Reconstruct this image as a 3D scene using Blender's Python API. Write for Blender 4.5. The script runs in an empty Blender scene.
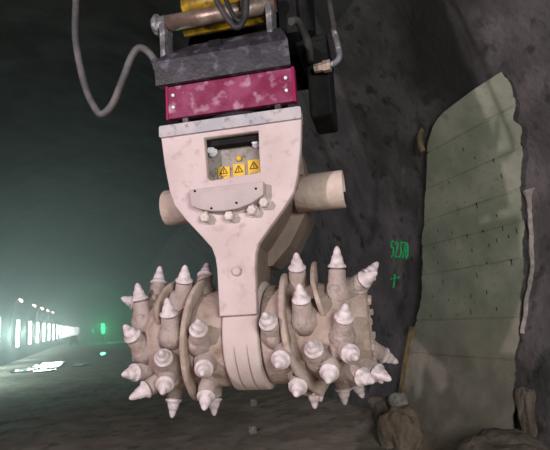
import bpy, bmesh, math, random
from mathutils import Vector, Matrix, noise
random.seed(7)
R = math.radians
scene = bpy.context.scene
col = scene.collection

# ------------------------------------------------------------------ helpers
class MB:
    """collects shapes; build() links them as one mesh object"""
    def __init__(self):
        self.bm = bmesh.new(); self.mi = 0
    def _faces(self, vs, fs, smooth=False):
        bv = [self.bm.verts.new(v) for v in vs]
        for f in fs:
            try:
                fc = self.bm.faces.new([bv[i] for i in f]); fc.material_index = self.mi; fc.smooth = smooth
            except ValueError:
                pass
        return bv
    def box(self, x0, x1, y0, y1, z0, z1, bev=0.0, rot=None):
        cx, cy, cz = (x0+x1)/2, (y0+y1)/2, (z0+z1)/2
        b = bmesh.new(); bmesh.ops.create_cube(b, size=1)
        for v in b.verts: v.co = Vector((v.co.x*(x1-x0), v.co.y*(y1-y0), v.co.z*(z1-z0)))
        if bev > 0: bmesh.ops.bevel(b, geom=b.edges[:], offset=bev, segments=2, affect='EDGES', profile=.5)
        if rot: bmesh.ops.transform(b, matrix=rot, verts=b.verts)
        bmesh.ops.translate(b, vec=(cx, cy, cz), verts=b.verts)
        self._merge(b)
    def _merge(self, b, smooth=False):
        m = bpy.data.meshes.new('t'); 
        for f in b.faces: f.material_index = self.mi; f.smooth = smooth
        b.to_mesh(m); b.free(); self.bm.from_mesh(m); bpy.data.meshes.remove(m)
    def prism(self, pts, y0, y1, bev=0.0):
        """outline in x,z extruded from y0 (front) to y1"""
        b = bmesh.new(); n = len(pts)
        f = [b.verts.new((p[0], y0, p[1])) for p in pts]; k = [b.verts.new((p[0], y1, p[1])) for p in pts]
        b.faces.new(f); b.faces.new(k[::-1])
        for i in range(n): b.faces.new((f[i], k[i], k[(i+1) % n], f[(i+1) % n]))
        bmesh.ops.recalc_face_normals(b, faces=b.faces)
        if bev > 0: bmesh.ops.bevel(b, geom=b.edges[:], offset=bev, segments=2, affect='EDGES', profile=.5)
        self._merge(b)
    def lathe(self, prof, o=(0, 0, 0), d=(0, 0, 1), seg=24, smooth=True, hexagon=False):
        """prof: list of (distance along d, radius)"""
        d = Vector(d).normalized(); q = d.to_track_quat('Z', 'Y'); o = Vector(o)
        vs = []; fs = []
        for (h, r) in prof:
            for i in range(seg):
                a = 2*math.pi*i/seg
                vs.append(o + q @ Vector((r*math.cos(a), r*math.sin(a), h)))
        for j in range(len(prof)-1):
            for i in range(seg):
                k = (i+1) % seg
                fs.append((j*seg+i, j*seg+k, (j+1)*seg+k, (j+1)*seg+i))
        fs.append(tuple(range(seg))[::-1]); L = (len(prof)-1)*seg
        fs.append(tuple(range(L, L+seg)))
        bv = [self.bm.verts.new(v) for v in vs]
        for n_, f in enumerate(fs):
            fc = self.bm.faces.new([bv[i] for i in f]); fc.material_index = self.mi
            fc.smooth = smooth and n_ < len(fs)-2
    def tube(self, pts, r, seg=12, sub=6):
        P = [Vector(p) for p in pts]
        if sub > 1 and len(P) > 2:
            Q = []
            E = [P[0]*2-P[1]] + P + [P[-1]*2-P[-2]]
            for i in range(1, len(E)-2):
                p0, p1, p2, p3 = E[i-1:i+3]
                for k in range(sub):
                    t = k/sub
                    Q.append(.5*((2*p1)+(p2-p0)*t+(2*p0-5*p1+4*p2-p3)*t*t+(3*p1-p0-3*p2+p3)*t**3))
            Q.append(P[-1]); P = Q
        rings = []; up = None
        for i, p in enumerate(P):
            t = (P[min(i+1, len(P)-1)]-P[max(i-1, 0)]).normalized()
            if up is None: up = t.orthogonal().normalized()
            up = (up - t*up.dot(t)).normalized(); s = t.cross(up)
            rr = r(i/(len(P)-1)) if callable(r) else r
            rings.append([self.bm.verts.new(p+up*math.cos(2*math.pi*k/seg)*rr+s*math.sin(2*math.pi*k/seg)*rr) for k in range(seg)])
        for a, b in zip(rings, rings[1:]):
            for k in range(seg):
                f = self.bm.faces.new((a[k], a[(k+1) % seg], b[(k+1) % seg], b[k])); f.smooth = True; f.material_index = self.mi
        for rg in (rings[0][::-1], rings[-1]):
            f = self.bm.faces.new(rg); f.material_index = self.mi
    def grid(self, rows, smooth=True, closed=False):
        V = [[self.bm.verts.new(p) for p in r_] for r_ in rows]
        for a, b in zip(V, V[1:]):
            n = len(a)
            for i in range(n if closed else n-1):
                f = self.bm.faces.new((a[i], a[(i+1) % n], b[(i+1) % n], b[i])); f.smooth = smooth; f.material_index = self.mi
        return V
    def build(self, name, mats, parent=None, loc=None):
        bmesh.ops.recalc_face_normals(self.bm, faces=self.bm.faces)
        me = bpy.data.meshes.new(name); self.bm.to_mesh(me); self.bm.free()
        for m in (mats if isinstance(mats, (list, tuple)) else [mats]): me.materials.append(m)
        o = bpy.data.objects.new(name, me); col.objects.link(o)
        if parent: o.parent = parent
        if loc: o.location = loc
        return o

def tag(o, label, cat, group=None, kind=None):
    o['label'] = label; o['category'] = cat
    if group: o['group'] = group
    if kind: o['kind'] = kind
    return o
def empty(name, label, cat, loc=(0, 0, 0), rz=0, group=None):
    o = bpy.data.objects.new(name, None); col.objects.link(o)
    o.location = loc; o.rotation_euler = (0, 0, rz); o.empty_display_size = .2
    return tag(o, label, cat, group)
def struct(o):
    o['kind'] = 'structure'; return o

# ------------------------------------------------------------------ materials
def mat(name, c1, c2=None, scale=6, rough=.75, bump=.3, metal=0, c3=None, s3=25, lo=.4, hi=.6, bscale=None, spec=.3):
    m = bpy.data.materials.new(name); m.use_nodes = True
    nt = m.node_tree; N = nt.nodes; Lk = nt.links
    b = N['Principled BSDF']; b.inputs['Roughness'].default_value = rough; b.inputs['Metallic'].default_value = metal
    b.inputs['Specular IOR Level'].default_value = spec
    tc = N.new('ShaderNodeTexCoord')
    out = None
    if c2 is None:
        b.inputs['Base Color'].default_value = (*c1, 1)
    else:
        n = N.new('ShaderNodeTexNoise'); n.inputs['Scale'].default_value = scale; n.inputs['Detail'].default_value = 6
        Lk.new(tc.outputs['Object'], n.inputs['Vector'])
        r = N.new('ShaderNodeMapRange'); r.inputs['From Min'].default_value = lo; r.inputs['From Max'].default_value = hi
        Lk.new(n.outputs['Fac'], r.inputs['Value'])
        mx = N.new('ShaderNodeMix'); mx.data_type = 'RGBA'
        mx.inputs['A'].default_value = (*c1, 1); mx.inputs['B'].default_value = (*c2, 1)
        Lk.new(r.outputs['Result'], mx.inputs['Factor']); out = mx.outputs['Result']
        if c3 is not None:
            n3 = N.new('ShaderNodeTexNoise'); n3.inputs['Scale'].default_value = s3; n3.inputs['Detail'].default_value = 4
            Lk.new(tc.outputs['Object'], n3.inputs['Vector'])
            r3 = N.new('ShaderNodeMapRange'); r3.inputs['From Min'].default_value = .55; r3.inputs['From Max'].default_value = .7
            Lk.new(n3.outputs['Fac'], r3.inputs['Value'])
            m3 = N.new('ShaderNodeMix'); m3.data_type = 'RGBA'; m3.inputs['B'].default_value = (*c3, 1)
            Lk.new(out, m3.inputs['A']); Lk.new(r3.outputs['Result'], m3.inputs['Factor']); out = m3.outputs['Result']
        Lk.new(out, b.inputs['Base Color'])
    if bump > 0:
        nb = N.new('ShaderNodeTexNoise'); nb.inputs['Scale'].default_value = bscale or scale*5; nb.inputs['Detail'].default_value = 5
        Lk.new(tc.outputs['Object'], nb.inputs['Vector'])
        bp = N.new('ShaderNodeBump'); bp.inputs['Strength'].default_value = bump; bp.inputs['Distance'].default_value = .02
        Lk.new(nb.outputs['Fac'], bp.inputs['Height']); Lk.new(bp.outputs['Normal'], b.inputs['Normal'])
    return m
def emit(name, c, s):
    m = bpy.data.materials.new(name); m.use_nodes = True; nt = m.node_tree
    nt.nodes.remove(nt.nodes['Principled BSDF'])
    e = nt.nodes.new('ShaderNodeEmission'); e.inputs['Color'].default_value = (*c, 1); e.inputs['Strength'].default_value = s
    nt.links.new(e.outputs['Emission'], nt.nodes['Material Output'].inputs['Surface'])
    return m

M = {}
M['plate'] = mat('dusty_pale_steel', (.57, .465, .465), (.51, .41, .405), 4, .72, .15, c3=(.44, .35, .33), s3=16, bscale=60)
M['flange'] = mat('dusty_grey_flange', (.36, .355, .39), (.46, .42, .43), 7, .6, .2, c3=(.24, .21, .21), s3=22, bscale=60)
M['drum'] = mat('mud_coated_drum', (.405, .315, .28), (.33, .25, .21), 7, .85, .5, c3=(.23, .165, .125), s3=12, bscale=40)
M['flight'] = mat('mud_coated_flight', (.45, .36, .32), (.33, .25, .205), 9, .8, .4, bscale=40)
M['holder'] = mat('muddy_pick_holder', (.40, .325, .305), (.34, .265, .24), 12, .8, .4, c3=(.31, .24, .2), s3=24, bscale=50)
M['bit'] = mat('pale_worn_bit', (.68, .60, .63), (.54, .46, .46), 22, .5, .2, c3=(.42,.34,.32), s3=30, bscale=70)
M['band'] = mat('pale_ring_band', (.54, .445, .43), (.49, .395, .375), 5, .68, .12, bscale=60)
M['guard'] = mat('dusty_guard', (.60, .49, .43), (.50, .40, .35), 8, .75, .2, c3=(.46, .36, .30), s3=12)
M['housing'] = mat('brown_dusty_casing', (.25, .19, .155), (.19, .145, .12), 5, .85, .3)
M['cover'] = mat('dusty_cover', (.46, .385, .385), (.42, .35, .345), 10, .75, .15)
M['inner'] = mat('grey_mud_panel', (.34, .31, .29), (.26, .23, .21), 14, .8, .4, c3=(.2, .15, .12), s3=30)
M['bolt'] = mat('bare_bolt', (.62, .55, .52), (.5, .43, .4), 30, .5, .1)
M['brightbolt'] = mat('bright_bolt', (.75, .75, .8), None, 30, .35, 0)
M['crimson'] = mat('scratched_crimson_paint', (.17, .010, .05), (.25, .045, .11), 7, .5, .1, c3=(.42, .24, .32), s3=11, lo=.42, hi=.62, bscale=60)
M['crimson2'] = mat('crimson_edge_paint', (.26, .008, .07), None, 6, .45, 0)
M['darksteel'] = mat('dark_greasy_steel', (.017, .016, .021), (.034, .032, .042), 9, .5, .16, c3=(.11, .10, .135), s3=13, spec=.5)
M['black'] = mat('black_machine_paint', (.010, .010, .011), (.016, .016, .016), 8, .85, .2, spec=.12)
M['bronze'] = mat('worn_bronze_pin', (.20, .14, .11), (.32, .25, .21), 10, .4, .1, metal=.5)
M['yellow'] = mat('greasy_yellow_paint', (.50, .30, .015), (.20, .12, .01), 7, .4, .2, c3=(.06, .04, .01), s3=12)
M['hose'] = mat('grey_rubber_hose', (.075, .073, .075), (.13, .12, .12), 10, .6, .1)
M['hose_dark'] = mat('dark_rubber_hose', (.022, .022, .024), (.06, .055, .055), 9, .55, .1)
M['brass'] = mat('brass_fitting', (.5, .36, .26), (.7, .62, .55), 30, .35, 0, metal=.6)
M['sticker'] = mat('yellow_sticker', (.80, .50, .03), (.65, .40, .05), 40, .5, 0)
M['ink'] = mat('sticker_black', (.22, .12, .02), None)
M['green_paint'] = mat('green_spray', (.05, .72, .24), (.04, .5, .17), 30, .6, 0)
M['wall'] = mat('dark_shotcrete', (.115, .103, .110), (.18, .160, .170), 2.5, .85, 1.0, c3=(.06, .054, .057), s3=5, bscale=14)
def shade_patch(m, c, rad):                # shade painted into the wall colour as a dark patch round one spot
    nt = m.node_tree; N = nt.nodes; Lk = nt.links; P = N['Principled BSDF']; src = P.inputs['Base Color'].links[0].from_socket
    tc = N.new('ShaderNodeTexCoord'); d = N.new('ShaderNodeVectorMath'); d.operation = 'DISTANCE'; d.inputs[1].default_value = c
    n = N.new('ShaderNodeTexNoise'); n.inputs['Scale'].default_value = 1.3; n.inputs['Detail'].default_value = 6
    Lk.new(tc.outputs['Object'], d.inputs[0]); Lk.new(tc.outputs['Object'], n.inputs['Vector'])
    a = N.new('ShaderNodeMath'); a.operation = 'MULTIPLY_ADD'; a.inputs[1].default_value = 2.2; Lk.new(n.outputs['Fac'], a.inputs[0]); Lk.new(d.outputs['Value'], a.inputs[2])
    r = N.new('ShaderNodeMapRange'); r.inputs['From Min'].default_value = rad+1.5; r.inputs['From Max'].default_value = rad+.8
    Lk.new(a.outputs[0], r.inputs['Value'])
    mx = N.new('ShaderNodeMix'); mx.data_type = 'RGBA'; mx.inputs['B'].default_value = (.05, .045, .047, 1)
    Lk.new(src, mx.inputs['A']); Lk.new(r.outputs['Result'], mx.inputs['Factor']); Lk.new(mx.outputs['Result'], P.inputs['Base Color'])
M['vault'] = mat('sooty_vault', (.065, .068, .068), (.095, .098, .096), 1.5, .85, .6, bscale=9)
M['ground'] = mat('dark_wet_mud', (.36, .30, .25), (.50, .42, .35), 1.6, .88, .9, c3=(.24, .205, .175), s3=3.5, bscale=9)
M['rock'] = mat('brown_rock', (.26, .20, .15), (.36, .285, .22), 4, .85, .6, c3=(.15, .12, .09), s3=7, bscale=16)
M['rock2'] = mat('dusty_brown_rubble', (.24, .20, .165), (.17, .135, .11), 4, .85, .8, c3=(.10, .085, .07), s3=7, bscale=16)
M['water'] = mat('still_water', (.02, .022, .02), (.03,.03,.028), 1.5, .09, .25, bscale=3.5, spec=.5)
M['wood'] = mat('yellowed_board_edge', (.42, .31, .15), (.26, .20, .12), 10, .8, .3)
M['tube'] = emit('white_tube_glow', (.86, 1.0, .97), 14)
M['lamp'] = emit('warm_lamp_glow', (1.0, .86, .72), 7)
M['greenlamp'] = emit('green_signal_glow', (.03, 1.0, .38), 5)
M['redlamp'] = emit('red_tail_glow', (1.0, .08, .04), 1.2)

# ------------------------------------------------------------------ camera
YAW, PITCH, ROLL = R(18.915), R(10.2595), R(3.5)
fw = Vector((math.sin(YAW)*math.cos(PITCH), math.cos(YAW)*math.cos(PITCH), math.sin(PITCH)))
r0 = Vector((math.cos(YAW), -math.sin(YAW), 0)); u0 = r0.cross(fw)
rt = r0*math.cos(ROLL)-u0*math.sin(ROLL); up = u0*math.cos(ROLL)+r0*math.sin(ROLL)
cam = bpy.data.cameras.new('camera'); co = bpy.data.objects.new('camera', cam); col.objects.link(co)
co.matrix_world = Matrix(((rt.x, up.x, -fw.x, 0), (rt.y, up.y, -fw.y, 0), (rt.z, up.z, -fw.z, 1.6), (0, 0, 0, 1)))
cam.sensor_width = 36; cam.lens = 36*520/550; cam.clip_start = .05; cam.clip_end = 400
scene.camera = co

# ------------------------------------------------------------------ tunnel
WX, WZ, WR = -.6, 1.8, 4.8
def bumpy(y, s):
    near = max(0., min(1., (14-y)/5))
    a = noise.fractal(Vector((y*.55, s*.55, 3.1)), 1.0, 2.0, 4)*.09
    b = noise.fractal(Vector((y*2.3, s*2.3, 7.7)), .9, 2.1, 4)*.030
    return (a+b)*(.25+.75*near)
def wallpt(y, s, off=0., rough=True):
    r = WR + (.07+bumpy(y, s) if rough else 0) - off
    a = s/WR
    return Vector((WX+r*math.cos(a), y, WZ+r*math.sin(a)))
def frange(a, b, n): return [a+(b-a)*i/n for i in range(n+1)]
ys = frange(-5, 1.5, 22)[:-1] + frange(1.5, 10, 120)[:-1] + frange(10, 30, 50)[:-1] + frange(30, 170, 70)
def shell(name, s0, s1, n, m):
    b = MB(); b.grid([[wallpt(y, s) for s in frange(s0, s1, n)] for y in ys])
    return struct(b.build(name, m))
q = WR*math.pi/4
shade_patch(M['wall'], wallpt(4.35, 2.85, rough=False), .75)
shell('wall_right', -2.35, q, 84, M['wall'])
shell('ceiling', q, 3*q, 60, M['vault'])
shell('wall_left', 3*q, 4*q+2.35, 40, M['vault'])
b = MB(); b.grid([[wallpt(170.-.01*k, s, off=.6*k) for s in frange(-2.35, 4*q+2.35, 40)] for k in range(0, 8)])
struct(b.build('wall_end', M['vault']))
def floor_z(x, y):
    z = .05*noise.fractal(Vector((x*.5, y*.5, 1.)), 1., 2., 3)+.025*noise.fractal(Vector((x*2.6, y*2.6, 4.)), 1., 2., 3)
    far = max(0, min(1, (22-y)/6)); z *= .25+.75*far
    t = max(0, min(1, (x-1.9)/2.0)); return z-.02+.16*t*t*(1 if y < 30 else .3)
b = MB()
fx = frange(-5.2, 0, 26)[:-1]+frange(0, 4.25, 48)
fy = frange(-5, 5, 16)[:-1]+frange(5, 12, 90)[:-1]+frange(12, 30, 60)[:-1]+frange(30, 170, 40)
b.grid([[Vector((x, y, floor_z(x, y))) for x in fx] for y in fy])
struct(b.build('floor', M['ground']))

# puddles that mirror the lamps
def puddle(name, cx, cy, rx, ry, seed, label):
    b = MB(); n = 40; pts = []
    for i in range(n):
        a = 2*math.pi*i/n
        k = 1+.45*noise.noise(Vector((math.cos(a)*1.6, math.sin(a)*1.6, seed)))
        pts.append((cx+rx*k*math.cos(a), cy+ry*k*math.sin(a)))
    z = .03
    top = [b.bm.verts.new((p[0], p[1], z)) for p in pts]; low = [b.bm.verts.new((p[0], p[1], z-.08)) for p in pts]
    b.bm.faces.new(top); b.bm.faces.new(low[::-1])
    for i in range(n): b.bm.faces.new((top[i], low[i], low[(i+1) % n], top[(i+1) % n]))
    tag(b.build(name, M['water']), label, 'puddle')
puddle('puddle', -2.45, 29.5, .75, 2.6, 1.3, 'largest wet puddle reflecting the row of white tube lights')
puddle('puddle', -3.3, 27.0, .5, 1.0, 2.7, 'puddle farthest left, beside the largest shining one')
puddle('puddle', -2.35, 25.4, .45, .55, 3.9, 'nearest small puddle below the largest shining one')
puddle('puddle', -.9, 27.6, .42, 1.0, 5.2, 'small dull puddle to the right of the wide shining one')
puddle('puddle', .24, 38.2, .3, 2.2, 8.8, 'small far puddle mirroring the green signal light')

# remaining slab of smooth lining on the right wall
PL = [(3.725, 2.127), (3.876, 2.128), (4.117, 2.122), (4.372, 2.125), (4.702, 2.085), (4.922, 2.021), (5.123, 1.886), (5.293, 1.674), (5.519, 1.386), (5.75, 1.001), (5.929, 0.704), (6.174, -0.063), (6.385, -0.438), (6.462, -0.671), (6.543, -0.947), (6.582, -1.397), (6.026, -1.973), (5.851, -2.173)]
PR = [(3.725, 2.127), (3.732, 2.032), (3.712, 1.913), (3.776, 1.758), (3.86, 1.653), (3.796, 1.552), (3.882, 1.349), (3.991, 1.139), (4.101, 0.935), (4.147, 0.7), (4.212, 0.449), (4.291, 0.198), (4.388, -0.158), (4.454, -0.466), (4.512, -0.773), (4.528, -1.175), (4.511, -1.466), (4.476, -1.746)]
# (left edge and right edge of the slab, top to bottom, as distance along the tunnel and arc height)
def edge(pts, s):
    pts = sorted(pts, key=lambda p: p[1])
    if s <= pts[0][1]: return pts[0][0]
    for a, c in zip(pts, pts[1:]):
        if a[1] <= s <= c[1]:
            t = 0 if c[1] == a[1] else (s-a[1])/(c[1]-a[1]); return a[0]+(c[0]-a[0])*t
    return pts[-1][0]
def panel_uv(y, s): return y, s
JOINTS = [1.765, 1.362, .968, .65, .27, -.335, -.78]
PANEL_OFF = .045
def panel_pt(y, s, off=0.):
    w = .006*noise.noise(Vector((y*1.3, s*1.3, 9.)))
    return wallpt(y, s, off=PANEL_OFF+w+off, rough=False)
b = MB()
srows = frange(-2.05, 2.12, 139)
srows = sorted(set(srows+[j+d for j in JOINTS for d in (-.012, -.005, .005, .012)]))
front = []; uv = []
for s in srows:
    l, r_ = edge(PL, s), edge(PR, s)
    l += .035*noise.noise(Vector((s*6, 2.2, 0)))+.02*noise.noise(Vector((s*19, 5, 0)))
    r_ += .04*noise.noise(Vector((s*6, 8.2, 0)))+.025*noise.noise(Vector((s*19, 1, 0)))
    g = min(abs(s-j) for j in JOINTS); dep = -.012 if g < .006 else 0
    row = [wallpt(l, s, off=-.25, rough=False)]
    row += [panel_pt(l+(r_-l)*k/40, s, off=dep) for k in range(41)]
    row += [wallpt(r_+.28, s, off=-.25, rough=False)]
    front.append(row); uv.append([(p.y, s) for p in row])
V = b.grid(front, smooth=False)
b.bm.faces.new([v for v in V[-1]])
ul = b.bm.loops.layers.uv.new('lining')
look = {}
for rv, ru in zip(V, uv):
    for v, c in zip(rv, ru): look[v] = c
for f in b.bm.faces:
    for lp in f.loops: lp[ul].uv = look[lp.vert]
def panel_material():
    m = bpy.data.materials.new('grey_green_lining'); m.use_nodes = True
    nt = m.node_tree; N = nt.nodes; Lk = nt.links; P = N['Principled BSDF']
    P.inputs['Roughness'].default_value = .8; P.inputs['Specular IOR Level'].default_value = .2
    u = N.new('ShaderNodeUVMap'); u.uv_map = 'lining'
    sp = N.new('ShaderNodeSeparateXYZ'); Lk.new(u.outputs['UV'], sp.inputs[0])
    def noisy(scale, det=5):
        n = N.new('ShaderNodeTexNoise'); n.inputs['Scale'].default_value = scale; n.inputs['Detail'].default_value = det
        Lk.new(u.outputs['UV'], n.inputs['Vector']); return n.outputs['Fac']
    def rng(v, a, c):
        r = N.new('ShaderNodeMapRange'); r.inputs['From Min'].default_value = a; r.inputs['From Max'].default_value = c
        Lk.new(v, r.inputs['Value']); return r.outputs['Result']
    def mix(f, a, c):
        x = N.new('ShaderNodeMix'); x.data_type = 'RGBA'; Lk.new(f, x.inputs['Factor'])
        for k, s_ in (('A', a), ('B', c)):
            if isinstance(s_, tuple): x.inputs[k].default_value = (*s_, 1)
            else: Lk.new(s_, x.inputs[k])
        return x.outputs['Result']
    def add(a, c, op='ADD', k=1.):
        x = N.new('ShaderNodeMath'); x.operation = op; Lk.new(a, x.inputs[0])
        if isinstance(c, float): x.inputs[1].default_value = c
        else: Lk.new(c, x.inputs[1])
        return x.outputs[0]
    green = mix(rng(noisy(2.2), .35, .65), (.55, .56, .455), (.36, .39, .30))
    brown = mix(rng(noisy(3.), .35, .65), (.52, .455, .385), (.35, .305, .25))
    low = rng(add(sp.outputs['Y'], add(noisy(1.7), .7, 'MULTIPLY')), .25, -.45)
    c = mix(low, green, brown)
    c = mix(rng(noisy(5.), .56, .72), c, (.36, .36, .29)); c = mix(rng(noisy(16.), .60, .74), c, (.32, .32, .26))
    Lk.new(c, P.inputs['Base Color'])
    bp = N.new('ShaderNodeBump'); bp.inputs['Strength'].default_value = .25; bp.inputs['Distance'].default_value = .01
    Lk.new(noisy(24.), bp.inputs['Height']); Lk.new(bp.outputs['Normal'], P.inputs['Normal'])
    return m
M['panel'] = panel_material()
M['pit_shade'] = mat('dark_pit_shade', (.05, .045, .04), None)
panel = b.build('lining_panel', M['panel'])
tag(panel, 'grey green slab of smooth concrete lining left standing on the rough right wall', 'concrete lining')
DASH = [(5.538, 0.798), (5.285, 0.726), (5.04, 0.633), (4.762, 0.643), (4.583, 0.509), (4.4, 0.523), (5.682, 0.4), (5.645, 0.15), (5.296, 0.352), (5.009, 0.46), (4.804, 0.292), (4.72, 0.475), (4.457, 0.621), (4.273, 0.565), (5.895, -0.026), (5.976, -0.284), (5.154, -0.071), (5.182, -0.257), (4.878, -0.042), (4.75, -0.238), (4.434, 0.246), (5.572, -0.095), (5.002, 0.164), (5.701, 0.6), (4.529, 1.458), (5.069, 1.314), (4.29, 1.344), (4.745, 0.946), (4.493, 0.774), (4.646, 1.607), (4.258, 1.164)]
for k, (y, s) in enumerate(DASH):                      # small pits as flush dark plugs, their shade put into the colour
    b = MB(); h = .018+.02*random.random(); w = .006
    c = [panel_pt(y+dy, s+ds, off=.002) for dy, ds in ((-w, -h*.6), (0, -h), (w, -h*.5), (w*.8, h*.6), (0, h), (-w*.9, h*.5))]
    i_ = [panel_pt(y+dy, s+ds, off=-.02) for dy, ds in ((-w, -h*.6), (0, -h), (w, -h*.5), (w*.8, h*.6), (0, h), (-w*.9, h*.5))]
    F = [b.bm.verts.new(p) for p in c]; K = [b.bm.verts.new(p) for p in i_]
    b.bm.faces.new(F); b.bm.faces.new(K[::-1])
    for i in range(6): b.bm.faces.new((F[i], K[i], K[(i+1) % 6], F[(i+1) % 6]))
    b.build('pit_shade', M['pit_shade'], panel)
# yellowed board along the lower left edge of the slab
b = MB(); rows = []
for s in frange(-1.38, -.42, 14):
    l = edge(PL, s)+.02+.012*noise.noise(Vector((s*9, 3, 3)))
    rows.append([wallpt(l-.03, s, off=.06, rough=False), wallpt(l+.10, s, off=.05, rough=False), wallpt(l+.11, s, off=-.2, rough=False), wallpt(l-.03, s, off=-.2, rough=False)])
V = b.grid(rows, smooth=False, closed=True); b.bm.faces.new(V[0][::-1]); b.bm.faces.new(V[-1])
tag(b.build('formwork_board', M['wood']), 'yellowed broken board along lower left edge of the grey green lining', 'board')
# bent tie sticking out at the upper left corner
b = MB(); b.tube([wallpt(5.30, 2.10, off=-.08), wallpt(5.27, 2.02, off=.06), wallpt(5.20, 1.93, off=.17), wallpt(5.19, 1.80, off=.2)], .032, 8, 5)
tag(b.build('bent_tie', M['wood']), 'short bent tie sticking out beside the upper left corner of the lining', 'tie')
# ragged pale mortar seam on the right of the slab
b = MB(); rows = []
for s in frange(-.5, .95, 40):
    y = edge(PR, s)+.02+.05*noise.noise(Vector((s*4, 1, 5))); w = .022+.02*abs(noise.noise(Vector((s*11, 4, 5))))
    if s > .86: w += .09*(s-.86)/.09
    rows.append([wallpt(y-w, s, off=-.02), wallpt(y-w*.4, s, off=.035), wallpt(y+w*.4, s, off=.035), wallpt(y+w, s, off=-.02)])
b.grid(rows)
M['mortar'] = mat('pale_mortar', (.50, .45, .43), (.34, .30, .28), 12, .8, .6)
tag(b.build('mortar_seam', M['mortar']), 'pale ragged mortar seam down the rough wall right of the lining', 'mortar')

# survey marking sprayed on the wall: 52370 over a cross
GL = {'5': [[(.95, 1), (.15, 1), (.1, .58), (.6, .62), (.85, .4), (.6, .08), (.0, .0)]],
      '2': [[(.05, .8), (.4, 1), (.85, .8), (.5, .4), (.05, .02), (.95, .06)]],
      '3': [[(.1, .95), (.8, .98), (.4, .6), (.85, .4), (.6, .05), (.05, .06)]],
      '7': [[(.05, .96), (.95, 1), (.5, .45), (.3, .0)]],
      '0': [[(.5, 1), (.1, .7), (.15, .2), (.5, 0), (.9, .25), (.85, .75), (.5, 1)]]}
def mark(px, py):                         # a spot on the wall near the marking, 25 mm a unit
    px -= 3.5; py -= 1.5
    return 6.788-.0255*px+.0062*py, .812-.0038*px-.0146*py
root = empty('survey_marking', 'green sprayed survey number and cross on the dark right wall', 'survey marking', wallpt(6.7, .5))
def stroke(b, pts):
    out = []
    for (x, y) in pts:
        yy, s = mark(x, y); out.append(wallpt(yy, s, off=.004)-root.location)
    P = []
    for a, c in zip(out, out[1:]): P += [a.lerp(c, t/4) for t in range(4)]
    P.append(out[-1]); b.tube(P, .0165, 6, 1)
for i, ch in enumerate('52370'):
    b = MB()
    for st in GL[ch]: stroke(b, [(.6+i*3.75+x*2.9-(1-y)*1.2, -.3+i*.45+(1-y)*15.5) for x, y in st])
    b.build('digit', M['green_paint'], root)
b = MB(); stroke(b, [(4.3, 32), (4.6, 39), (3.8, 46)]); stroke(b, [(.2, 37.4), (4.5, 36.3), (9.0, 34.6)]); b.build('cross', M['green_paint'], root)
M['green_faint'] = mat('thin_green_spray', (.09, .17, .10), (.06, .09, .07), 40, .7, 0)
b = MB(); stroke(b, [(6.5, 17), (5.6, 24), (4.6, 31)]); b.build('guide_line', M['green_faint'], root)

# rubble
def rock(name, c, size, seed, m, label, sub=4, rot=0, group=None):
    bm = bmesh.new(); bmesh.ops.create_icosphere(bm, subdivisions=sub, radius=1)
    for v in bm.verts:
        d = v.co.normalized()
        k = 1/max(.75, (abs(d.x)**4+abs(d.y)**4+abs(d.z)**4)**.25)*.9
        k *= 1+.26*noise.noise(d*1.3+Vector((seed, seed*2, 1)))+.13*noise.noise(d*2.7+Vector((seed*3, 1, 1)))+.05*noise.fractal(d*6+Vector((seed, 1, seed)), 1, 2, 3)
        v.co = Vector((d.x*k*size[0], d.y*k*size[1], d.z*k*size[2]))
    bmesh.ops.rotate(bm, verts=bm.verts, cent=(0, 0, 0), matrix=Matrix.Rotation(rot, 3, 'Z'))
    for f in bm.faces: f.smooth = False
    me = bpy.data.meshes.new(name); bm.to_mesh(me); bm.free(); me.materials.append(m)
    o = bpy.data.objects.new(name, me); col.objects.link(o); o.location = c
    return tag(o, label, 'rock', group)
rock('rubble_block', (3.40, 5.75, .14), (.23, .26, .33), 12.3, M['rock'], 'dark brown rubble block at the foot of the lining, left corner', rot=.3)
rock('rubble_block', (3.42, 3.98, .10), (.36, .62, .36), 6.1, M['rock2'], 'broad low brown rubble block in the bottom right corner before the lining', rot=-.1)
rock('rubble_block', (4.08, 4.42, .50), (.12, .10, .30), 9.4, M['rock2'], 'rough upright lump against the wall right of the lining foot', rot=.2)
rock('stone', (3.62, 6.15, .48), (.11, .10, .10), 4.4, M['mortar'], 'small pale stone at the lower end of the yellowed board', 3)
rock('stone', (3.66, 6.55, .30), (.20, .2, .2), 1.9, M['rock2'], 'dusty stone behind the dark block by the lining corner', 3)
for i, (x, y, s_) in enumerate([(2.75, 9.9, .07), (2.12, 7.75, .06)]):
    rock('stone', (x, y, floor_z(x, y)+s_*.4), (s_, s_, s_*1.3), 3.3+i*4, M['mortar'], ['pale stone on the ground under the middle of the drums', 'pale stone on the ground at the bottom of the picture'][i], 3)

# ------------------------------------------------------------------ lamps along the left wall
tube_y = [31.1, 38.3, 44.6, 49.8, 55.1]
while tube_y[-1] < 140: tube_y.append(tube_y[-1]+5.6)
ordn = ['nearest of the tall white tube lights, cut by the left picture edge', 'second tall white tube light from the left picture edge', 'third tall white tube light from the left picture edge', 'fourth tall white tube light from the left picture edge', 'fifth tall white tube light, where the row starts merging']
def make_tube():
    root = empty('tube_light', ordn[0], 'tube light', (-5.1, 31.1, .85), 0, 'tube lights along the left wall')
    b = MB(); b.box(-.24, -.1, -.12, .12, -.02, 1.72, .02); b.build('lamp_bracket', M['black'], root)
    b = MB(); b.tube([(0, 0, 0), (0, 0, 1.7)], .10, 12, 1); b.build('glowing_tube', M['tube'], root)
    return root
def dup(root):
    r = root.copy(); col.objects.link(r)
    for ch in root.children:
        c = ch.copy(); col.objects.link(c); c.parent = r
        for g in ch.children:
            d = g.copy(); col.objects.link(d); d.parent = c
    return r
t0 = make_tube()
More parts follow.
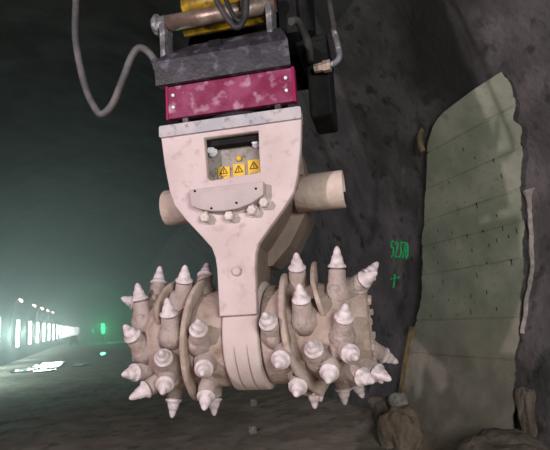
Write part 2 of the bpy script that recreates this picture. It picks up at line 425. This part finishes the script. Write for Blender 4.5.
for i, y in enumerate(tube_y):
    t = t0 if i == 0 else dup(t0)
    t.location = (-5.1, y, .85)
    t['label'] = ordn[i] if i < 5 else 'far white tube light merging into the bright streak down the tunnel'
def make_post():
    root = empty('wall_lamp', '', 'wall lamp', (-5.25, 36.5, 2.1), 0, 'small hooked lamps above the tube lights')
    b = MB(); b.tube([(0, 0, 0), (.10, 0, .7), (.22, 0, 1.35), (.42, 0, 1.66), (.58, 0, 1.68)], .03, 8, 5); b.build('curved_pole', M['lamp_pole'], root)
    b = MB(); b.lathe([(-.02, .03), (.06, .07), (.15, .085), (.24, .07), (.28, .03)], (.5, 0, 1.72), (.6, 0, -.5), 12); b.build('lamp_head', M['lamp'], root)
    return root
M['lamp_pole'] = mat('pale_pole', (.55, .46, .38), None, rough=.4, metal=.3)
p0 = make_post()
pl_ = ['largest hooked wall lamp, nearest and farthest left of the row', 'second hooked wall lamp from the left', 'third hooked wall lamp from the left', 'fourth hooked wall lamp from the left', 'fifth and smallest hooked wall lamp of the row']
for i, y in enumerate([36.6, 43.8, 49.6, 55.0, 60.6]):
    p = p0 if i == 0 else dup(p0)
    p.location = (-5.35, y, 2.1); p['label'] = pl_[i]
g = empty('signal_light', 'tall green signal light glowing on a stand far down the tunnel', 'signal light', (.36, 70, 0))
b = MB(); b.box(-.24, .24, -.06, .1, 1.05, 2.45, .04); b.build('casing', M['black'], g)
b = MB(); b.box(-.2, .2, -.1, -.055, 1.1, 2.4, .02); b.build('green_panel', M['greenlamp'], g)
b = MB(); b.tube([(0, 0, -.05), (0, 0, 1.06)], .05, 8, 1); b.lathe([(0, .3), (.06, .28)], (0, 0, -.02)); b.build('stand', M['black'], g)
g = empty('signal_light', 'tiny green light left of the tall green signal', 'signal light', (-.9, 75, 0))
b = MB(); b.box(-.06, .06, -.05, .05, 1.4, 1.7, .02); b.build('green_panel', M['greenlamp'], g)
b = MB(); b.tube([(0, 0, -.05), (0, 0, 1.3)], .04, 8, 1); b.build('stand', M['black'], g)
v = empty('vehicle', 'small dark vehicle with a red tail lamp far down the tunnel', 'vehicle', (-2.9, 66, 0))
b = MB(); b.box(-.4, .4, 0, 2.2, .25, .7, .08); b.box(-.34, .34, .3, 1.6, .7, 1.15, .12); b.build('body', M['black'], v)
for x in (-.34, .34):
    for y in (.45, 1.75):
        b = MB(); b.lathe([(-.07, .22), (.07, .22)], (x, y, .22), (1, 0, 0), 16); b.build('wheel', M['black'], v)
for x in (-.28, .28):
    b = MB(); b.box(x-.1, x+.1, -.04, .03, .5, .66, .01); b.build('tail_lamp', M['redlamp'], v)

# ------------------------------------------------------------------ the twin drum cutter
ORG = Vector((.84205, 2.94986, 1.5183)); RZ = math.atan2(-.50926741, .86060833)
cut = empty('twin_drum_cutter', 'dust covered twin drum rock cutter with studded drums hanging in the tunnel', 'rock cutter', ORG, RZ)

def loft(b, rings):
    V = b.grid(rings, smooth=False, closed=True); b.bm.faces.new(V[0][::-1]); b.bm.faces.new(V[-1])
# front plate with window
def outline_mesh(outer, hole, y, thick, bev):
    cu = bpy.data.curves.new('c', 'CURVE'); cu.dimensions = '2D'; cu.fill_mode = 'BOTH'; cu.extrude = thick/2-bev; cu.bevel_depth = bev; cu.bevel_resolution = 1
    for pts in [outer]+([hole] if hole else []):
        sp = cu.splines.new('POLY'); sp.points.add(len(pts)-1); sp.use_cyclic_u = True
        for p_, c in zip(sp.points, pts): p_.co = (c[0], c[1], 0, 1)
    o = bpy.data.objects.new('c', cu); col.objects.link(o)
    dg = bpy.context.evaluated_depsgraph_get(); me = bpy.data.meshes.new_from_object(o.evaluated_get(dg)); bpy.data.objects.remove(o)
    me.transform(Matrix.Translation((0, y+thick/2, 0)) @ Matrix.Rotation(math.pi/2, 4, 'X'))
    return me
def arc(cx, cz, r, a0, a1, n): return [(cx+r*math.cos(R(a0+(a1-a0)*i/n)), cz+r*math.sin(R(a0+(a1-a0)*i/n))) for i in range(n+1)]
half = [(.404, 1.15), (.386, .98), (.360, .83), (.334, .745), (.268, .655), (.186, .56), (.126, .487), (.106, .43), (.099, .36), (.096, .12)]
outer = half + [(-x, z) for x, z in half[::-1]]
hole = [(-.158, 1.118), (.172, 1.116)] + [(.168, .866)] + arc(-.112, .886, .034, 270, 180, 4)[::1]
me = outline_mesh(outer, hole, -.31, .055, .006)
me.materials.append(M['plate']); fp = bpy.data.objects.new('front_plate', me); col.objects.link(fp); fp.parent = cut
# top flange
b = MB(); P_ = [(-.412, -.33), (.412, -.33), (.405, -.22), (.22, .30), (-.22, .30), (-.405, -.22)]
loft(b, [[(x+dx*(.006 if x < 0 else -.006), y, z) for x, y in P_] for z, dx in ((1.140, 1), (1.148, 0), (1.200, 0), (1.208, 1))]); b.build('top_flange', M['flange'], cut)
# recess behind the window
b = MB(); b.box(-.235, .26, -.175, -.14, .80, 1.135); b.build('inner_panel', M['inner'], cut)
b = MB(); b.box(-.30, -.20, -.25, -.14, .80, 1.135); b.box(-.20, .24, -.25, -.16, 1.075, 1.14); b.build('recess_frame', M['black'], cut)
for (x, z) in ((-.142, 1.062), (.125, 1.082)):
    b = MB(); b.lathe([(0, .03), (.02, .03), (.021, .024), (.05, .024), (.058, .015)], (x, -.18, z), (0, -1, 0), 14); b.build('bolt', M['brightbolt'], cut)
b = MB(); b.lathe([(0, .018), (.015, .016), (.018, .006)], (.012, -.176, 1.005), (0, -1, 0), 10); b.build('grease_nipple', M['sticker'], cut)
for (x, z, h, sl) in ((-.082, .926, .085, .1), (.008, .918, .115, 0), (.098, .928, .12, -.02)):
    me_b = MB(); me_b.box(x-.036, x+.036, -.183, -.176, z-h/2, z+h/2, .002); st = me_b.build('warning_sticker', M['sticker'], cut)
    b = MB(); k = .021; cz = z+h*.2
    tri = [Vector((x, -.1845, cz+k*1.1)), Vector((x-k*1.1, -.1845, cz-k*.8)), Vector((x+k*1.1, -.1845, cz-k*.8))]
    for i in range(3): b.tube([tri[i], tri[(i+1) % 3]], .003, 6, 1)
    b.box(x-.002, x+.002, -.186, -.183, cz-.018, cz+.010)
    b.build('warning_symbol', M['ink'], st)
    for q_ in range(3 if h > .1 else 1):
        b = MB(); b.box(x-.022, x+.022, -.186, -.183, z-h*.2-q_*.012, z-h*.2-q_*.012+.004); b.build('warning_line', M['ink'], st)
b = MB()
for k in range(9):
    c = Vector((-.165+.07*random.random(), -.20, .862+.05*random.random())); rr = .012+.014*random.random()
    b.lathe([(-rr, .002), (-rr*.6, rr*.8), (0, rr), (rr*.6, rr*.8), (rr, .002)], c, (random.random()-.5, -.3, 1), 7, smooth=False)
b.build('mud_clod', M['drum'], cut)
# cover with curved lower edge, and its bolts
b = MB(); b.prism([(-.226, .803), (-.217, .712)]+[(-.17, .688), (-.10, .670), (-.03, .664), (.05, .670), (.12, .690), (.188, .728)]+[(.192, .803)], -.375, -.305, .006); b.build('cover_plate', M['cover'], cut)
for i, (x, z, a) in enumerate(((-.146, .644, -12), (-.010, .638, 3), (.116, .656, 14), (.184, .690, 30))):
    b = MB(); b.lathe([(0, .034), (.012, .034), (.0125, .027), (.055, .027), (.06, .022)], (x, -.31, z), (0, -1, 0), 6, smooth=False)
    b.lathe([(0, .012), (.09, .012)], (x, -.335, z), (math.sin(R(a))*-.3, 0, 1), 8); b.build('bolt', M['bolt'], cut)
for (x, z) in ((-.10, .685), (.04, .70), (.15, .765), (-.19, .79)):
    b = MB(); b.lathe([(0, .007), (.006, .005)], (x, -.376, z), (0, -1, 0), 8); b.build('grub_screw', M['black'], cut)
b = MB(); b.lathe([(0, .026), (.012, .025), (.018, .018)], (.005, -.31, .345), (0, -1, 0), 18); b.build('plug', M['plate'], cut)
# casing behind the plate
b = MB(); loft(b, [[(-w, f, z), (w, f, z), (w*.85, d, z), (-w*.85, d, z)] for w, f, d, z in ((.355, -.135, .25, 1.14), (.335, -.135, .25, .82), (.325, -.256, .25, .78), (.235, -.256, .25, .64), (.10, -.256, .22, .48), (.085, -.256, .18, .30), (.085, -.256, .1, .2))]);
b.build('gear_casing', M['housing'], cut)
b = MB(); loft(b, [[(-w, .10, z), (w, .10, z), (w*.92, d, z), (-w*.92, d, z)] for w, d, z in ((.33, .5, 1.14), (.345, .62, 1.0), (.345, .62, .72), (.23, .58, .52), (.11, .4, .40))]); b.build('motor_housing', M['housing'], cut)
# curved hose guards left and right
for sx in (-1, 1):
    b = MB(); x0, x1 = sx*.30, sx*(.585 if sx > 0 else .535); rows = []
    for k in range(29):
        a = R(-115+k*10.4)      # open towards the back underneath
        rows.append([(x, .03-rr*math.cos(a), .81+rr*math.sin(a)) for x, rr in ((x0, .112), (x1-sx*.006, .112), (x1, .108), (x1, .096), (x0, .096))])
    b.grid(rows, closed=True); b.build('hose_guard', M['guard'], cut)
    b = MB(); b.lathe([(0, .085), (.2, .085), (.205, .06), (.24, .06)], (sx*.28, .03, .81), (sx, 0, 0), 20); b.build('hose_port', M['housing'], cut)
# ring band in the middle
b = MB()
rows = []; n = 120
for x in [-.097, -.097, -.093, -.086] + frange(-.08, .08, 80) + [.086, .093, .097, .097]:
    row = []
    for i in range(n):
        a = 2*math.pi*i/n; deg = math.degrees(a) if a < math.pi else math.degrees(a)-360
        r_ = .302 - (.008 if abs(x) > .095 else .003 if abs(x) > .092 else 0)
        if -150 < deg < -8 and (abs(x+.036) < .005 or abs(x-.034) < .005): r_ -= .012*min(1, (-8-deg)/5)
        row.append((x, -r_*math.cos(a), r_*math.sin(a)))
    rows.append(row)
rows[0] = [(-.097, y*.7, z*.7) for _, y, z in rows[0]]; rows[-1] = [(.097, y*.7, z*.7) for _, y, z in rows[-1]]
b.grid(rows, closed=True)
b.build('ring_band', M['band'], cut)
b = MB(); b.lathe([(-.10, .18), (-.10, .262), (.10, .262), (.10, .18)], (0, 0, 0), (1, 0, 0), 48); b.build('seal_ring', M['darksteel'], cut)

# drums
LPK = [
    (-0.575, -0.05, 0.223, -0.575, 0.005, 0.446) , 
    (-0.615, -0.152, 0.14, -0.626, -0.198, 0.335) , 
    (-0.62, -0.02, 0.19, -0.804, -0.058, 0.265) , 
    (-0.369, -0.145, 0.233, -0.321, -0.22, 0.412) , 
    (-0.292, -0.019, 0.274, -0.296, 0.078, 0.449) , 
    (-0.394, -0.269, 0.048, -0.375, -0.354, 0.228) , 
    (-0.595, -0.21, -0.031, -0.624, -0.358, 0.1) , 
    (-0.233, -0.274, -0.003, -0.175, -0.434, 0.102) , 
    (-0.438, -0.245, -0.122, -0.384, -0.423, -0.048) , 
    (-0.591, -0.149, -0.157, -0.648, -0.341, -0.161) , 
    (-0.479, -0.179, -0.206, -0.611, -0.335, -0.286) , 
    (-0.444, -0.209, -0.178, -0.4, -0.387, -0.259) , 
    (-0.527, 0.094, -0.241, -0.549, 0.072, -0.459) , 
    (-0.208, -0.246, -0.121, -0.163, -0.435, -0.168) , 
    (-0.239, -0.14, -0.236, -0.21, -0.296, -0.358) , 
    (-0.289, 0.101, -0.256, -0.289, 0.083, -0.455) , 
]
RPK = [
    (0.29, -0.08, 0.263, 0.31, -0.188, 0.431) , 
    (0.341, -0.261, 0.084, 0.345, -0.374, 0.249) , 
    (0.512, -0.149, 0.216, 0.533, -0.178, 0.45) , 
    (0.606, -0.005, 0.209, 0.738, 0.068, 0.369) , 
    (0.573, -0.03, 0.228, 0.731, -0.133, 0.297) , 
    (0.53, -0.256, -0.002, 0.573, -0.396, 0.134) , 
    (0.174, -0.273, 0.017, 0.174, -0.447, 0.115) , 
    (0.396, -0.246, -0.121, 0.388, -0.426, -0.036) , 
    (0.229, -0.26, -0.087, 0.224, -0.452, -0.144) , 
    (0.527, -0.244, -0.082, 0.605, -0.423, -0.125) , 
    (0.46, -0.233, -0.145, 0.458, -0.414, -0.23) , 
    (0.544, -0.142, -0.207, 0.669, -0.293, -0.248) , 
    (0.282, -0.163, -0.22, 0.288, -0.349, -0.295) , 
    (0.473, 0.148, -0.231, 0.473, 0.179, -0.428) , 
    (0.303, 0.134, -0.24, 0.303, 0.142, -0.44) , 
    (0.61, -0.099, -0.183, 0.75, -0.225, -0.25) , 
    (0.518, 0.15, -0.214, 0.578, 0.205, -0.397) , 
    (0.63, 0.176, -0.106, 0.795, 0.272, -0.215) , 
]

def pick_mesh_holder(b, p, t):
    p, t = Vector(p), Vector(t); d = (t-p).normalized(); L = (t-p).length
    b.lathe([(-.07, .070), (-.015, .072), (.012, .060), (.04, .049), (L*.47-.006, .046), (L*.47, .040)], p, d, 20)
    radial = Vector((0, p.y, p.z)).normalized(); tg = d-radial*d.dot(radial)
    if tg.length > .05:                     # foot welded behind the leaning holder
        s = p - tg.normalized()*.045 - radial*.03
        b.lathe([(-.03, .05), (.03, .046), (.07, .03), (.085, .018)], s, (radial+d*.6), 10)
def pick_mesh_bit(b, p, t):
    p, t = Vector(p), Vector(t); d = (t-p).normalized(); L = (t-p).length
    b.lathe([(L*.46, .030), (L*.50, .034), (L*.505, .046), (L*.525, .0495), (L*.555, .0495), (L*.575, .045), (L*.60, .038), (L*.66, .034), (L*.78, .028), (L*.785, .023), (L*.86, .021), (L*.94, .015), (L*.985, .008), (L, .003)], p, d, 24)
def helix(sx, xs, R0, R1, th, R_in=.24):
    """xs: list of (theta deg, x) ; plate between R_in and R0..R1"""
    b = MB(); rows = []
    n = 60
    for i in range(n+1):
        t = i/n; f = t*(len(xs)-1); k = min(int(f), len(xs)-2); u = f-k
        a = R(xs[k][0]+(xs[k+1][0]-xs[k][0])*u); x = xs[k][1]+(xs[k+1][1]-xs[k][1])*u
        Ro = (R0+(R1-R0)*t)*(1-.22*max(0, (abs(t-.5)-.38)/.12)) ; Ri = R_in
        Ro = max(Ro, Ri+.015)
        q_ = [(x-th/2, Ri), (x-th/2, Ro-.006), (x-th/2+.006, Ro), (x+th/2-.006, Ro), (x+th/2, Ro-.006), (x+th/2, Ri)]
        rows.append([(xx, -r_*math.cos(a), r_*math.sin(a)) for xx, r_ in q_])
    V = b.grid(rows, closed=True); b.bm.faces.new(V[0][::-1]); b.bm.faces.new(V[-1])
    return b
def drum(sx, picks, flights):
    b = MB()
    prof = [(.098, .18), (.098, .255), (.106, .268), (.12, .275), (.30, .276), (.44, .274), (.50, .266), (.55, .247), (.60, .212), (.63, .205), (.655, .200), (.665, .19), (.665, .15), (.64, .14), (.64, .02)]
    n = 72; rows = []
    fine = []
    for a, c in zip(prof, prof[1:]):
        m_ = max(1, int(abs(c[0]-a[0])/.02)); fine += [(a[0]+(c[0]-a[0])*k/m_, a[1]+(c[1]-a[1])*k/m_) for k in range(m_)]
    fine.append(prof[-1])
    for h, r_ in fine:
        row = []
        for i in range(n):
            a = 2*math.pi*i/n
            w = .012*noise.fractal(Vector((h*5*sx, math.cos(a)*1.6, math.sin(a)*1.6)), 1, 2, 3) if .11 < h < .63 else 0
            row.append((sx*h, -(r_+w)*math.cos(a), (r_+w)*math.sin(a)))
        rows.append(row)
    V = b.grid(rows, closed=True); b.bm.faces.new(V[-1])
    dr = b.build('cutting_drum', M['drum'], cut)
    for f in flights: helix(sx, *f).build('flight', M['flight'], dr)
    for k in range(8):
        a = 2*math.pi*(k+.3)/8
        b = MB(); b.lathe([(0, .02), (.018, .02), (.02, .014)], (sx*.664, -.17*math.cos(a), .17*math.sin(a)), (sx, 0, 0), 6, smooth=False); b.build('cap_screw', M['holder'], dr)
    for q_ in picks:
        b = MB(); pick_mesh_holder(b, q_[:3], q_[3:]); h = b.build('pick_holder', M['holder'], dr)
        b = MB(); pick_mesh_bit(b, q_[:3], q_[3:]); b.build('pick', M['bit'], dr)
def back_picks(sx):                      # the far half of the drum carries the same pattern
    out = []
    for (x, th, ax_) in ((.22, 140, 0), (.30, 165, 0), (.38, 190, 0), (.46, 215, .1), (.54, 150, .35), (.58, 185, .5), (.25, 205, 0), (.33, 232, 0), (.60, 225, .55), (.45, 128, .1)):
        a = R(th); r = Vector((0, -math.cos(a), math.sin(a))); tg = Vector((0, -r.z, r.y))
        pr = .27 if x < .5 else .235 if x < .57 else .21
        p = Vector((sx*x, 0, 0))+r*pr; d = (Vector((sx*ax_, 0, 0))+r*.85-tg*.5).normalized()
        out.append(tuple(p)+tuple(p+d*.2))
    return out
drum(-1, LPK+back_picks(-1), [([(120, -.262), (60, -.276), (0, -.303), (-50, -.315), (-100, -.35)], .345, .352, .03), ([(150, -.36), (95, -.42), (55, -.465), (20, -.475)], .36, .34, .028), ([(300, -.27), (240, -.33), (190, -.40)], .34, .34, .03)])
drum(1, RPK+back_picks(1), [([(110, .215), (62, .222), (17, .234), (-17, .257), (-36, .29), (-62, .36), (-95, .41)], .345, .35, .032), ([(130, .345), (85, .385), (45, .398), (18, .440)], .41, .36, .026), ([(300, .27), (240, .33), (190, .40)], .34, .34, .03)])

# mounting box between cutter and coupler
b = MB(); b.box(-.374, .374, -.285, -.24, 1.262, 1.462, .006); mb = b.build('mounting_box', M['crimson'], cut)
b = MB(); loft(b, [[(-.33, -.24, z), (.33, -.24, z), (.20, .2, z), (-.20, .2, z)] for z in (1.262, 1.47)]); b.build('mounting_core', M['black'], cut)
for sx in (-1, 1):
    b = MB(); b.box(sx*.377-.008, sx*.377+.008, -.290, -.235, 1.257, 1.466, .004); b.build('side_cheek', M['crimson2'], mb)
    for z in (1.325, 1.40):
        b = MB(); b.lathe([(0, .011), (.014, .010), (.018, .005)], (sx*.335, -.285, z), (0, -1, 0), 10); b.build('rivet', M['brightbolt'], mb)
for sx in (-1, 1):
    b = MB(); b.box(sx*.275-.016, sx*.275+.016, -.27, -.22, 1.20, 1.265); b.build('spacer_post', M['darksteel'], cut)
b = MB(); b.lathe([(0, .24), (.062, .24)], (.0, -.02, 1.203), (0, 0, 1), 40); b.build('swivel_disc', M['darksteel'], cut)

# ------------------------------------------------------------------ coupler
cp = empty('quick_coupler', 'dark greasy cast coupler bolted above the crimson box', 'coupler', ORG+Vector((0, 0, 1.47)), RZ)
def loc(p): return (p[0], p[1], p[2]-1.47)
b = MB()
rows = [[(-.432, -.315, 1.466), (.372, -.315, 1.466), (.362, -.27, 1.466), (.20, .25, 1.466), (-.35, .25, 1.466)], [(-.440, -.32, 1.615), (.366, -.32, 1.615), (.356, -.27, 1.615), (.20, .25, 1.615), (-.35, .25, 1.615)], [(-.39, -.30, 1.655), (.352, -.30, 1.66), (.34, -.27, 1.66), (.18, .20, 1.655), (-.30, .20, 1.655)], [(-.24, -.22, 1.74), (.31, -.22, 1.755), (.30, -.20, 1.755), (.16, .12, 1.75), (-.18, .12, 1.74)]]
loft(b, [[loc(p) for p in r_] for r_ in rows]); b.build('cross_beam', M['darksteel'], cp)
b = MB(); b.box(-.11, -.03, -.295, -.22, 1.67-1.47, 1.71-1.47, .008); b.build('lug', M['black'], cp)
for x, m_ in ((-.392, 'steelgrey'), (.275, 'steelgrey')):
    M.setdefault('steelgrey', mat('scuffed_grey_steel', (.08, .08, .09), (.17, .165, .18), 14, .45, .2, c3=(.5, .48, .5), s3=20))
    b = MB(); b.prism([(z_, y_) for z_, y_ in ()] or [(-.045, .16), (.045, .16), (.055, .42), (.04, .48), (-.04, .48), (-.055, .42)], 0, .035, .004)
    o = b.build('ear_plate', M[m_], cp); o.location = (x, -.20, 0); o.rotation_euler = (0, 0, R(84))
b = MB(); b.lathe([(0, .052), (.05, .052), (.051, .066), (.07, .066), (.09, .05)], loc((-.40, -.20, 1.925)), (-1, 0, 0), 20); b.build('pin_cap', M['steelgrey'], cp)
b = MB(); b.lathe([(0, .05), (.30, .05), (.69, .05)], loc((-.40, -.20, 1.925)), (1, 0, 0), 24); b.build('pin', M['bronze'], cp)

arm = empty('excavator_arm', 'dark excavator arm end with greasy yellow link bars at the top edge', 'excavator arm', ORG+Vector((0, 0, 1.75)), RZ)
def la(z): return z-1.75
for z, y in ((2.085, -.10), (1.935, -.10)):
    b = MB(); b.lathe([(0, .05), (.01, .055), (.52, .055), (.53, .05)], (-.33, y, la(z)), (1, 0, 0), 24); b.build('link_bar', M['yellow'], arm)
b = MB(); loft(b, [[(.29, -.12, la(z)), (.40, -.12, la(z)), (.40, .7, la(z)), (.29, .7, la(z))] for z in (1.77, 2.0, 2.6)]); b.build('side_plate', M['black'], arm)
b = MB(); loft(b, [[(-.40, .15, la(z)), (.42, .15, la(z)), (.42, d, la(z)), (-.40, d, la(z))] for z, d in ((1.77, .7), (2.1, .8), (3.2, .9))]); b.build('stick', M['black'], arm)
b = MB(); b.box(.36, .56, .0, .45, la(1.745), la(1.80), .01); b.box(.42, .56, .0, .35, la(1.27), la(1.78), .02); b.build('valve_block', M['black'], arm)
b = MB(); b.lathe([(0, .045), (.25, .045), (.26, .06), (.34, .06)], (.45, -.05, la(1.78)), (-.15, 0, 1), 16); b.build('grease_cylinder', M['black'], arm)
b = MB(); b.tube([(.395, -.35, la(1.70)), (.43, -.3, la(1.72)), (.46, -.2, la(1.66)), (.46, -.05, la(1.60))], .022, 10, 5); b.build('hose_stub', M['hose_dark'], arm)

# ------------------------------------------------------------------ hoses
def hose(label, pts, r, m, fitting=None):
    root = empty('hydraulic_hose', label, 'hose', ORG+Vector((0, 0, 1.5)), RZ)
    b = MB(); b.tube([(p[0], p[1], p[2]-1.5) for p in pts], r, 12, 8); b.build('hose_line', M[m], root)
    return root
h = hose('grey hose drooping in a long loop left of the coupler', [(-.38, .45, 3.1), (-.70, .15, 3.05), (-.96, -.10, 2.75), (-1.03, -.20, 2.48), (-1.02, -.22, 2.2), (-1.00, -.25, 1.90), (-.94, -.25, 1.60), (-.87, -.25, 1.43), (-.815, -.25, 1.372), (-.745, -.25, 1.43), (-.68, -.25, 1.57), (-.62, -.25, 1.71), (-.565, -.25, 1.765), (-.50, -.25, 1.72), (-.45, -.24, 1.63)], .022, 'hose')
b = MB(); b.lathe([(0, .033), (.05, .033), (.052, .027), (.09, .027)], (-.43, -.24, .09), (-.25, 0, .5), 12); b.build('hose_fitting', M['steelgrey'], h)
h = hose('outer of two grey hoses looping over the coupler', [(-.045, .2, 2.7), (-.045, -.30, 2.35), (-.05, -.36, 2.05), (-.02, -.37, 1.90), (.035, -.37, 1.78), (.09, -.37, 1.71), (.135, -.36, 1.76), (.15, -.35, 1.86), (.155, -.34, 2.02), (.155, -.26, 2.35), (.155, .2, 2.7)], .017, 'hose_dark')
M['hose_black'] = mat('black_rubber_hose', (.022, .022, .024), None, rough=.5)
h = hose('inner dark hose nested inside the loop over the coupler', [(.0, .2, 2.62), (.0, -.28, 2.33), (.0, -.33, 2.05), (.025, -.34, 1.92), (.06, -.34, 1.82), (.10, -.34, 1.765), (.125, -.33, 1.80), (.125, -.32, 1.95), (.13, -.25, 2.33), (.13, .2, 2.62)], .014, 'hose_black')
h = hose('thin dark hose hanging right of the coupler with a steel elbow and brass nut', [(.40, .5, 3.0), (.54, .1, 2.65), (.575, -.02, 2.25), (.60, -.05, 1.95), (.615, -.08, 1.75)], .017, 'hose_dark')
b = MB(); b.tube([(.612, -.075, .27), (.628, -.09, .14), (.632, -.09, .085), (.61, -.085, .055), (.57, -.07, .045)], .018, 12, 6); b.build('steel_elbow', M['steelgrey'], h)
b = MB(); b.lathe([(0, .036), (.045, .036), (.046, .028), (.1, .026)], (.575, -.07, .045), (-1, .1, 0), 6, smooth=False); b.build('brass_nut', M['brass'], h)

# ------------------------------------------------------------------ haze down the tunnel
b = MB(); b.box(-5.5, 4.3, 9.5, 168, .06, 6.7)
def haze_material(d):
    m = bpy.data.materials.new('dusty_haze'); m.use_nodes = True; nt = m.node_tree
    nt.nodes.remove(nt.nodes['Principled BSDF'])
    v = nt.nodes.new('ShaderNodeVolumeScatter'); v.inputs['Color'].default_value = (.93, 1, .98, 1)
    v.inputs['Density'].default_value = d; v.inputs['Anisotropy'].default_value = .45
    nt.links.new(v.outputs['Volume'], nt.nodes['Material Output'].inputs['Volume']); return m
hz = b.build('haze', haze_material(.028)); hz['kind'] = 'stuff'; hz['label'] = 'dusty air glowing around the lamps far down the tunnel'; hz['category'] = 'haze'

# ------------------------------------------------------------------ light
def light(name, typ, pos, energy, color, size=.1, target=None, **kw):
    l = bpy.data.lights.new(name, typ); l.energy = energy; l.color = color
    if typ == 'AREA': l.size = size
    else: l.shadow_soft_size = size
    for k, v in kw.items(): setattr(l, k, v)
    o = bpy.data.objects.new(name, l); col.objects.link(o); o.location = pos
    if target is not None: o.rotation_euler = (Vector(target)-Vector(pos)).to_track_quat('-Z', 'Y').to_euler()
    return o
light('work_lamp', 'SPOT', (-2.6, .4, 2.98), 510, (1.0, .86, .90), .05, (1.6, 3.6, 1.6), spot_size=R(95), spot_blend=.35)
light('machine_floodlight', 'AREA', (.7, -2.4, 2.2), 200, (.97, .96, .92), 1.4, (1.6, 4, 1.4))
for i, y in enumerate((20, 25.5, 31, 38, 45, 52, 60, 70, 85, 105)):
    light('tube_glow', 'POINT', (-4.75, y, 1.7), 300 if y < 60 else 420, (.70, 1.0, .92), .35)
light('signal_glow', 'POINT', (.36, 69.6, 1.8), 1000, (.05, 1.0, .35), .3)
w = bpy.data.worlds.new('dark'); scene.world = w; w.use_nodes = True
w.node_tree.nodes['Background'].inputs['Color'].default_value = (.0, .0, .0, 1)
vs = scene.view_settings; vs.view_transform = 'Standard'; vs.look = 'None'; vs.gamma = 1; vs.exposure = 0; vs.use_curve_mapping = False
